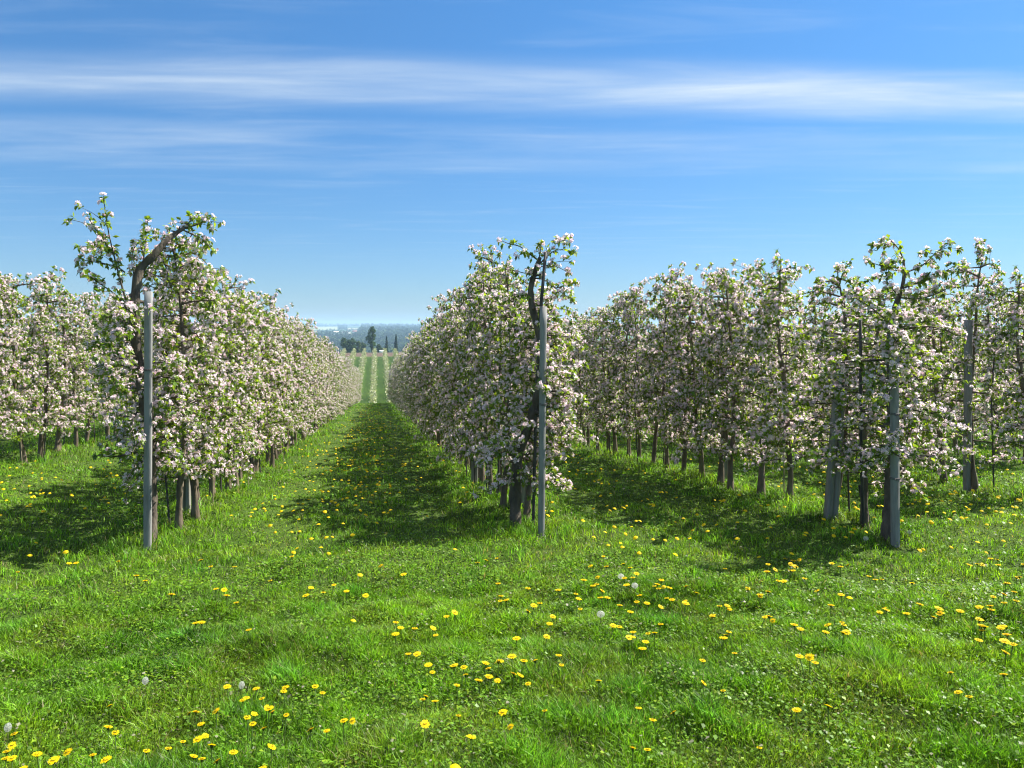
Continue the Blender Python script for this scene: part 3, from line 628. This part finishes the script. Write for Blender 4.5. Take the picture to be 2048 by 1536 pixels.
# seed heads
gh, gs = Geo(), Geo(); H = .11; c0 = np.array([0, 0, H])
for k in range(90):
    z = 1 - 2 * (k + .5) / 90; a = k * 2.39996; d = np.array([math.sqrt(1 - z * z) * math.cos(a), math.sqrt(1 - z * z) * math.sin(a), z]); t = unit(np.cross(d, [.2, .9, .3])); b = np.cross(d, t); R = .021
    tips = [c0 + d * R * 1.05 + (math.cos(q) * t + math.sin(q) * b) * .0052 for q in np.arange(7) / 7 * 2 * PI + k]
    w = t * .0004; gh.add([c0 + d * R * .2 - w, c0 + d * R * .2 + w, c0 + d * R * .95], None, [(0, 1, 2)], np.array([.5, .46, .36]))
    for e in tips:
        w = np.cross(d, e - c0 - d * R) * .09; gh.add([c0 + d * R * .95 - w, c0 + d * R * .95 + w, e + w * .6, e - w * .6], [(0, 1, 2, 3)], None, np.array([.72, .72, .68]))
stem(gs, H, (.18, .2, .09)); CL = (gh.mesh('seed_head', M_petal), gs.mesh('stem', M_leaf))
CLAB = ['round white dandelion clock alone in the lawn at left', 'white dandelion clock beside faded leaves at lower left', 'tall dandelion clock at the left border of the photo', 
        'upper of the two white dandelion clocks right of the middle post', 'lower of the two white dandelion clocks right of the middle post', 'small pale dandelion clock below the two white ones',
        'white dandelion clock before the black trunk guard', 'white dandelion clock right of the right grey post']
for (px, py), lab in zip(clocks, CLAB):
    p = on_ground(px, py, .09); root = empty('dandelion_clock', (p[0], p[1], hz(p[0], p[1]))); tag(root, lab, 'dandelion', 'white dandelion seed heads in the lawn')
    sc = rf.uniform(.75, .95) * (1.2 if py < 1240 else .85); root.scale = (sc, sc, .85)
    link('seed_head', CL[0], root); link('stem', CL[1], root)

# ------------------------------------------------------------------ across the valley: the second orchard, rows too small to tell trees apart
def clump(G, c, rad, n, size, rng, col, top=.0, inner=.55):
    d = unit(rng.normal(0, 1, (n, 3))); rr = rng.uniform(inner, 1, (n, 1)) ** .6; p = c + d * rr * rad
    nr = unit(d + rng.normal(0, .6, (n, 3))); t = unit(np.cross(nr, rng.normal(0, 1, (n, 3)))); b = np.cross(nr, t); s = size * rng.uniform(.6, 1.3, (n, 1))
    P = np.stack([p - t * s * .5, p + b * s * .32, p + t * s * .5, p - b * s * .32], 1)
    cc = np.array(col) * rng.uniform(.6, 1.4, (n, 1)); q = np.arange(n) * 4
    G.add(P.reshape(-1, 3), np.stack([q, q + 1, q + 2, q + 3], 1), None, np.repeat(cc, 4, 0))
G = Geo(); rv = np.random.default_rng(12)
for k in range(-8, 7):
    x = 2.8 + 3.8 * k; ys = np.arange(172, 300.5, 1.0)
    for y in ys:
        n = 52; H = 3.5; p = np.stack([x + rv.normal(0, .3, n), y + rv.uniform(-.6, .6, n), rv.uniform(.45, H, n)], 1); p[:, 0] = x + (p[:, 0] - x) * (1.25 - .25 * p[:, 2] / H); p[:, 2] += hz(x, y)
        nr = unit(rv.normal(0, 1, (n, 3))); t = unit(np.cross(nr, rv.normal(0, 1, (n, 3)))); b = np.cross(nr, t); s = rv.uniform(.22, .48, (n, 1))
        P = np.stack([p - t * s * .5, p + b * s * .4, p + t * s * .5, p - b * s * .4], 1); w = rv.uniform(0, 1, (n, 1)) < .5
        cc = np.where(w, np.array([.46, .45, .32]), np.array([.24, .29, .11])) * rv.uniform(.75, 1.2, (n, 1)); q_ = np.arange(n) * 4
        G.add(P.reshape(-1, 3), np.stack([q_, q_ + 1, q_ + 2, q_ + 3], 1), None, np.repeat(cc, 4, 0))
tag(G.build('orchard_foliage', M_far), 'pale blossoming orchard rows climbing the far side of the dip', 'orchard', kind='stuff')

def xat(px, y):
    r = ray(px, HY); return r[0] / r[1] * y
def far_tree(px, y, H, W, label, col, conifer=False, seed=0, base=.15, group=None):
    rng = np.random.default_rng(500 + seed); x = xat(px, y); root = empty('conifer_tree' if conifer else 'broadleaf_tree', (x, y, float(far_z(x, y)))); tag(root, label, 'tree', group)
    T = Geo(); T.tube([(0, 0, -.4), (.1, 0, H * .3), (0, .1, H * .85)], [W * .05 + .1, W * .035 + .06, .04], 7)
    for _ in range(8):
        a = rng.uniform(0, 2 * PI); z = H * rng.uniform(.25, .7); T.tube([(0, 0, z), (math.cos(a) * W * .2, math.sin(a) * W * .2, z + H * .08), (math.cos(a) * W * .38, math.sin(a) * W * .38, z + H * .16)], [.12, .07, .03], 5)
    T.build('trunk', M_bark_dark, root); G = Geo()
    if conifer:
        for i in range(16):
            f = i / 15; z = H * (base + (1 - base) * f); r_ = W * .5 * (1 - f) ** .85 + .12
            clump(G, np.array([0, 0, z]), np.array([r_, r_, H * .05]), 46, .55, rng, col)
    else:
        for i in range(26):
            f = rng.uniform(0, 1); a = rng.uniform(0, 2 * PI); r_ = W * .5 * math.sin(PI * (.12 + .8 * f)) * rng.uniform(.2, .8); z = H * (base + (.97 - base) * f)
            clump(G, np.array([math.cos(a) * r_, math.sin(a) * r_, z]), np.array([W * .22, W * .22, H * .10]) * rng.uniform(.7, 1.2), 70, .6, rng, np.array(col) * rng.uniform(.75, 1.3))
    G.build('crown', M_far, root)
GF = 'trees standing behind the far orchard'
far_tree(744, 352, 12.2, 4.8, 'tall dark broadleaf tree standing above the far orchard rows', (.05, .095, .018), False, 1, .1, GF)
far_tree(773, 372, 8.5, 2.2, 'slim dark conifer behind the far orchard, just right of the tall tree', (.02, .045, .022), True, 2, .06, GF)
far_tree(792, 366, 8.8, 2.6, 'slim dark conifer furthest right behind the far orchard', (.02, .045, .022), True, 3, .06, GF)
for i, (px, y, H, W, c) in enumerate([(688, 380, 8.5, 5, (.05, .085, .02)), (697, 372, 7.5, 4.5, (.035, .065, .016)), (706, 392, 9.0, 5, (.05, .09, .02)), (716, 378, 7.0, 4.5, (.06, .09, .022)), (725, 396, 7.5, 4.2, (.04, .07, .018)), (757, 385, 5.5, 4.0, (.05, .08, .02))]):
    far_tree(px, y, H, W, ['bushy green tree at the left end behind the far orchard', 'darker bushy tree second from the left behind the far orchard', 'tallest bushy tree left of the tall dark tree', 'low olive-green tree left of the tall dark tree', 'low bushy tree touching the tall dark tree', 'low shrubby tree right of the tall dark tree'][i], c, False, 20 + i, .08, GF)

# white shed beyond the bare strip
x = xat(762.5, 362); z = float(far_z(x, 362))
root = empty('garden_shed', (x, 362, z)); tag(root, 'tiny white shed beyond the bare soil behind the far orchard', 'shed')
def house(root, w, d, h, rh, wall, roof, windows=True):
    G = Geo(); G.add([(-w/2,-d/2,-3),(w/2,-d/2,-3),(w/2,d/2,-3),(-w/2,d/2,-3),(-w/2,-d/2,h),(w/2,-d/2,h),(w/2,d/2,h),(-w/2,d/2,h),(-w/2,0,h+rh),(w/2,0,h+rh)],
        [(0,1,5,4),(1,2,6,5),(2,3,7,6),(3,0,4,7)], [(4,7,8),(6,5,9)]); G.build('wall', wall, root)
    e = w * .05; t = h * .06 + .04; G = Geo()
    for s in (-1, 1):
        a = [(-w/2-e, s*(d/2+e), h-rh*e/d*2+.05), (w/2+e, s*(d/2+e), h-rh*e/d*2+.05), (w/2+e, 0, h+rh+.05), (-w/2-e, 0, h+rh+.05)]
        G.add(a + [(p, q, r + t) for p, q, r in a], [(0,1,2,3),(4,5,6,7),(0,1,5,4),(1,2,6,5),(2,3,7,6),(3,0,4,7)])
    G.build('roof', roof, root)
    if windows:
        for k in range(3):
            wx = -w/2 + w*(k+.5)/3; G = Geo(); a = [(wx-.5, -d/2-.05, h*.35), (wx+.5, -d/2-.05, h*.35), (wx+.5, -d/2-.05, h*.75), (wx-.5, -d/2-.05, h*.75)]
            G.add(a + [(p, q+.2, r) for p, q, r in a], [(0,1,2,3),(0,1,5,4),(1,2,6,5),(2,3,7,6),(3,0,4,7)]); G.build('window', M_glass, root)
house(root, 1.7, 1.5, 1.1, .35, M_white, M_white, False)
HL = ['brown-roofed farmhouse furthest left in the distant village', 'pale house with low roof, second in the distant village', 'brown-roofed house in the middle of the distant village', 'small pale house right of the middle in the distant village', 'long white barn beside the tall dark tree']
for i, (px, y, w, h, wl, rf_) in enumerate([(657, 1900, 13, 4, M_wall, M_roof), (672, 2050, 16, 3.5, M_white, M_wall), (690, 2000, 12, 4, M_wall, M_roof), (709, 2100, 12, 4, M_wall, M_roof), (731, 2050, 16, 5, M_white, M_wall)]):
    x = xat(px, y); root = empty('village_house', (x, y, float(far_z(x, y)) + 2.5)); root.rotation_euler.z = rv.uniform(-.5, .5); tag(root, HL[i], 'house', 'distant village houses'); house(root, w, 8, h, 3.5, wl, rf_)

# radio mast on the skyline
x = xat(801, 3400); root = empty('radio_mast', (x, 3400, float(far_z(x, 3400)))); tag(root, 'thin radio mast on the distant skyline', 'mast')
for sx, sy in ((-1, -1), (1, -1), (1, 1), (-1, 1)):
    T = Geo(); T.tube([(sx * 1.8, sy * 1.8, -1), (sx * .8, sy * .8, 22), (sx * .3, sy * .3, 44)], .22, 5); T.build('leg', M_steel, root)
T = Geo()
for z in np.arange(3, 44, 3.2):
    w = np.interp(z, [0, 22, 44], [1.8, .8, .3]); T.tube([(-w, -w, z), (w, -w, z + 1.4), (w, w, z), (-w, w, z + 1.4), (-w, -w, z)], .12, 4, False)
T.build('lattice', M_steel, root)

# pale fields on the far slopes
def field(px0, px1, y0, y1, col, label):
    g = Geo(); us = np.linspace(0, 1, 12); v = []
    for b in us:
        y = y0 + (y1 - y0) * b
        for a in us: x = xat(px0 + (px1 - px0) * a, y); v.append((x, y, float(far_z(x, y)) + 1.2))
    g.add(v, [(i * 12 + j, i * 12 + j + 1, i * 12 + 13 + j, i * 12 + 12 + j) for i in range(11) for j in range(11)])
    m = noisy('crop_field', [(.3, tuple(np.array(col) * .9)), (.7, tuple(np.array(col) * 1.1))], .02, (1, 1, 1), .95, 0)
    tag(g.build('field', m), label, 'field', kind='structure')
field(600, 675, 3300, 4600, (.24, .25, .10), 'pale yellow-green crop field on the far slope')
field(694, 724, 3300, 4000, (.25, .24, .12), 'small pale field in the middle of the far slope')
field(665, 702, 2080, 2250, (.26, .26, .20), 'bright strip of field by the distant village')
field(560, 640, 2600, 3000, (.2, .22, .07), 'yellow-green field further left on the far slope')

# far woods that read as one mass
G = Geo(); rw = np.random.default_rng(31)
def wood(px0, px1, y0, y1, n, h):
    for _ in range(n):
        y = rw.uniform(y0, y1); x = xat(rw.uniform(px0, px1), y); H = h * rw.uniform(.7, 1.25); W = H * rw.uniform(.32, .5)
        clump(G, np.array([x, y, float(far_z(x, y)) + H * .55]), np.array([W, W, H * .5]), 34, H * .34, rw, np.array([.034, .06, .018]) * rw.uniform(.6, 1.4))
wood(590, 960, 700, 1300, 420, 13); wood(560, 960, 1300, 1850, 520, 14); wood(720, 960, 1850, 3000, 620, 15); wood(725, 960, 2300, 3250, 300, 13); wood(560, 725, 2300, 3250, 160, 6)
wood(676, 694, 3250, 4600, 90, 9); wood(724, 960, 3000, 5200, 520, 16); wood(560, 960, 4900, 6300, 520, 10); wood(590, 720, 5600, 6500, 60, 18)
tag(G.build('woods', M_far), 'hazy blue-green woods covering the distant plain', 'woods', kind='stuff')

# ------------------------------------------------------------------ haze
hm, nt, N, L = new_mat('pale_air'); out = N('ShaderNodeOutputMaterial'); pv = N('ShaderNodeVolumePrincipled')
pv.inputs['Color'].default_value = (.50, .76, 1.0, 1); pv.inputs['Density'].default_value = 2.2e-4; pv.inputs['Anisotropy'].default_value = .0
L(pv.outputs[0], out.inputs['Volume'])
x0, x1, y0, y1, z0, z1 = -7200, 7200, -320, 8700, -48, 48
G = Geo(); G.add([(x0,y0,z0),(x1,y0,z0),(x1,y1,z0),(x0,y1,z0),(x0,y0,z1),(x1,y0,z1),(x1,y1,z1),(x0,y1,z1)], [(0,3,2,1),(4,5,6,7),(0,1,5,4),(1,2,6,5),(2,3,7,6),(3,0,4,7)])
tag(G.build('haze', hm), 'pale bluish air between the orchard and the far plain', 'haze', kind='stuff')

# ------------------------------------------------------------------ sky, sun, camera
W = bpy.data.worlds.new('World'); bpy.context.scene.world = W; W.use_nodes = True
nt = W.node_tree; nt.nodes.clear(); N, L = nt.nodes.new, nt.links.new
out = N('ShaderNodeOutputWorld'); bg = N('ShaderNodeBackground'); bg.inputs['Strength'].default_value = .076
sky = N('ShaderNodeTexSky'); sky.sky_type = 'NISHITA'; sky.sun_disc = False; sky.sun_elevation = SUN_EL
sky.sun_rotation = PI / 2 - SUN_AZ; sky.altitude = 300; sky.air_density = 1.0; sky.dust_density = .4; sky.ozone_density = 2.5
hs = N('ShaderNodeHueSaturation'); hs.inputs['Saturation'].default_value = 1.15; L(sky.outputs[0], hs.inputs['Color']); hs.inputs['Saturation'].default_value = 1.0
tc = N('ShaderNodeTexCoord'); rot = N('ShaderNodeVectorRotate'); rot.rotation_type = 'Z_AXIS'; rot.inputs['Angle'].default_value = YAW; L(tc.outputs['Generated'], rot.inputs['Vector'])
sep = N('ShaderNodeSeparateXYZ'); L(rot.outputs[0], sep.inputs[0])
def math_(op, a, b=None, clamp=False):
    n = N('ShaderNodeMath'); n.operation = op; n.use_clamp = clamp
    for i, v in enumerate((a, b)):
        if v is None: continue
        if isinstance(v, (int, float)): n.inputs[i].default_value = v
        else: L(v, n.inputs[i])
    return n.outputs[0]
zc = math_('MAXIMUM', sep.outputs['Z'], .03)
cu, cv = math_('DIVIDE', sep.outputs['X'], zc), math_('DIVIDE', sep.outputs['Y'], zc)     # a cloud layer overhead, at height 1
def combo(sx, sy, ox=0, oy=0):
    c = N('ShaderNodeCombineXYZ'); L(math_('ADD', math_('MULTIPLY', cu, sx), ox), c.inputs[0]); L(math_('ADD', math_('MULTIPLY', cv, sy), oy), c.inputs[1]); return c.outputs[0]
def tex(vec, scale, detail, rough, dist=0):
    n = N('ShaderNodeTexNoise'); n.inputs['Scale'].default_value = scale; n.inputs['Detail'].default_value = detail; n.inputs['Roughness'].default_value = rough; n.inputs['Distortion'].default_value = dist; L(vec, n.inputs['Vector']); return n.outputs[0]
def mrange(v, a, b, c=0.0, d=1.0, smooth=True):
    m = N('ShaderNodeMapRange'); m.interpolation_type = 'SMOOTHSTEP' if smooth else 'LINEAR'
    for i, x in enumerate((a, b, c, d)): m.inputs[i + 1].default_value = x
    L(v, m.inputs[0]); return m.outputs[0]
warp = tex(combo(.35, .5, 3, 1), 1.0, 3, .5)
v2 = math_('ADD', cv, math_('MULTIPLY', math_('SUBTRACT', warp, .5), .4))
v2 = math_('SUBTRACT', v2, math_('MULTIPLY', cu, .075))
streak = tex(combo(.5, 2.2, 7, 2), 1.5, 8, .58, .5)
soft = tex(combo(.35, .9, 11, 5), 1.3, 5, .55, .2)
def bandm(a, b, c, d): return math_('MULTIPLY', mrange(v2, a, b), mrange(v2, c, d, 1.0, 0.0))
main = math_('MULTIPLY', bandm(2.75, 3.2, 3.2, 3.72), mrange(streak, .2, .72, .4, 1.0))
main = math_('MULTIPLY', main, mrange(cu, -2.2, 2.2, .46, .82))
second = math_('MULTIPLY', math_('MULTIPLY', bandm(3.7, 4.1, 4.4, 5.2), mrange(soft, .3, .7)), mrange(cu, -1.5, 2.5, .36, .2))
wisps = math_('MULTIPLY', mrange(streak, .48, .8), .15)
fib = tex(combo(1.1, 7.5, 1, 9), 1.7, 7, .6, .4); cl = math_('MULTIPLY', math_('ADD', math_('ADD', main, second), wisps), mrange(fib, .2, .75, .86, 1.08))
fade = mrange(sep.outputs['Z'], .05, .12); fill_veil = math_('MULTIPLY', mrange(sep.outputs['Z'], .48, .75), mrange(soft, .3, .7, .5, .95)); cl = math_('ADD', math_('MULTIPLY', cl, fade), fill_veil); cl = math_('MINIMUM', cl, .9)  # the veil is high cloud above the view, added to lift the shadows
mx = N('ShaderNodeMix'); mx.data_type = 'RGBA'; L(cl, mx.inputs[0])
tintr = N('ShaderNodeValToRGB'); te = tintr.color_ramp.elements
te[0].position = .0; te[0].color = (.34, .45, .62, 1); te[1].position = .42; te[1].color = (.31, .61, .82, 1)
e3 = te.new(.62); e3.color = (1, 1, 1, 1); e2 = te.new(.14); e2.color = (.31, .50, .67, 1)  # white stop brightens the unseen upper sky, added as fill light
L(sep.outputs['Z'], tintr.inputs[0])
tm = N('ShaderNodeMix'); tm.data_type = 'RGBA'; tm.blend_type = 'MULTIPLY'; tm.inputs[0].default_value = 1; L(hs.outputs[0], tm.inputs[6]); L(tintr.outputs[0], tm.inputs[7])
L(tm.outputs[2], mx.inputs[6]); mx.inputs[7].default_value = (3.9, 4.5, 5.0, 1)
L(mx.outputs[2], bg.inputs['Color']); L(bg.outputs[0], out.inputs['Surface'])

sun = bpy.data.lights.new('sun', 'SUN'); sun.energy = 5.0; sun.angle = math.radians(.5); sun.color = (1, .955, .88)
so = bpy.data.objects.new('sun', sun); C.objects.link(so)
from mathutils import Vector
sd = Vector((math.cos(SUN_EL) * math.cos(SUN_AZ), math.cos(SUN_EL) * math.sin(SUN_AZ), math.sin(SUN_EL)))
so.rotation_euler = sd.to_track_quat('Z', 'Y').to_euler(); so.location = (20, 5, 30)

cam = bpy.data.cameras.new('camera'); co = bpy.data.objects.new('camera', cam); C.objects.link(co)
co.location = CAM; co.rotation_euler = (PI / 2, 0, -YAW); cam.sensor_width = 36; cam.lens = 36 * F / 2048; cam.shift_y = -(768 - HY) / 2048
cam.clip_start = .05; cam.clip_end = 30000
sc = bpy.context.scene; sc.camera = co
sc.view_settings.view_transform = 'Standard'; sc.view_settings.look = 'None'; sc.view_settings.exposure = 1.42; sc.view_settings.gamma = 1
sc.render.engine = 'CYCLES'; cy = sc.cycles
cy.filter_width = 1.15; cy.use_denoising = True; cy.denoiser = 'OPENIMAGEDENOISE'; cy.max_bounces = 7; cy.diffuse_bounces = 4; cy.glossy_bounces = 2; cy.transmission_bounces = 4; cy.volume_bounces = 0; cy.transparent_max_bounces = 4
cy.sample_clamp_indirect = 6
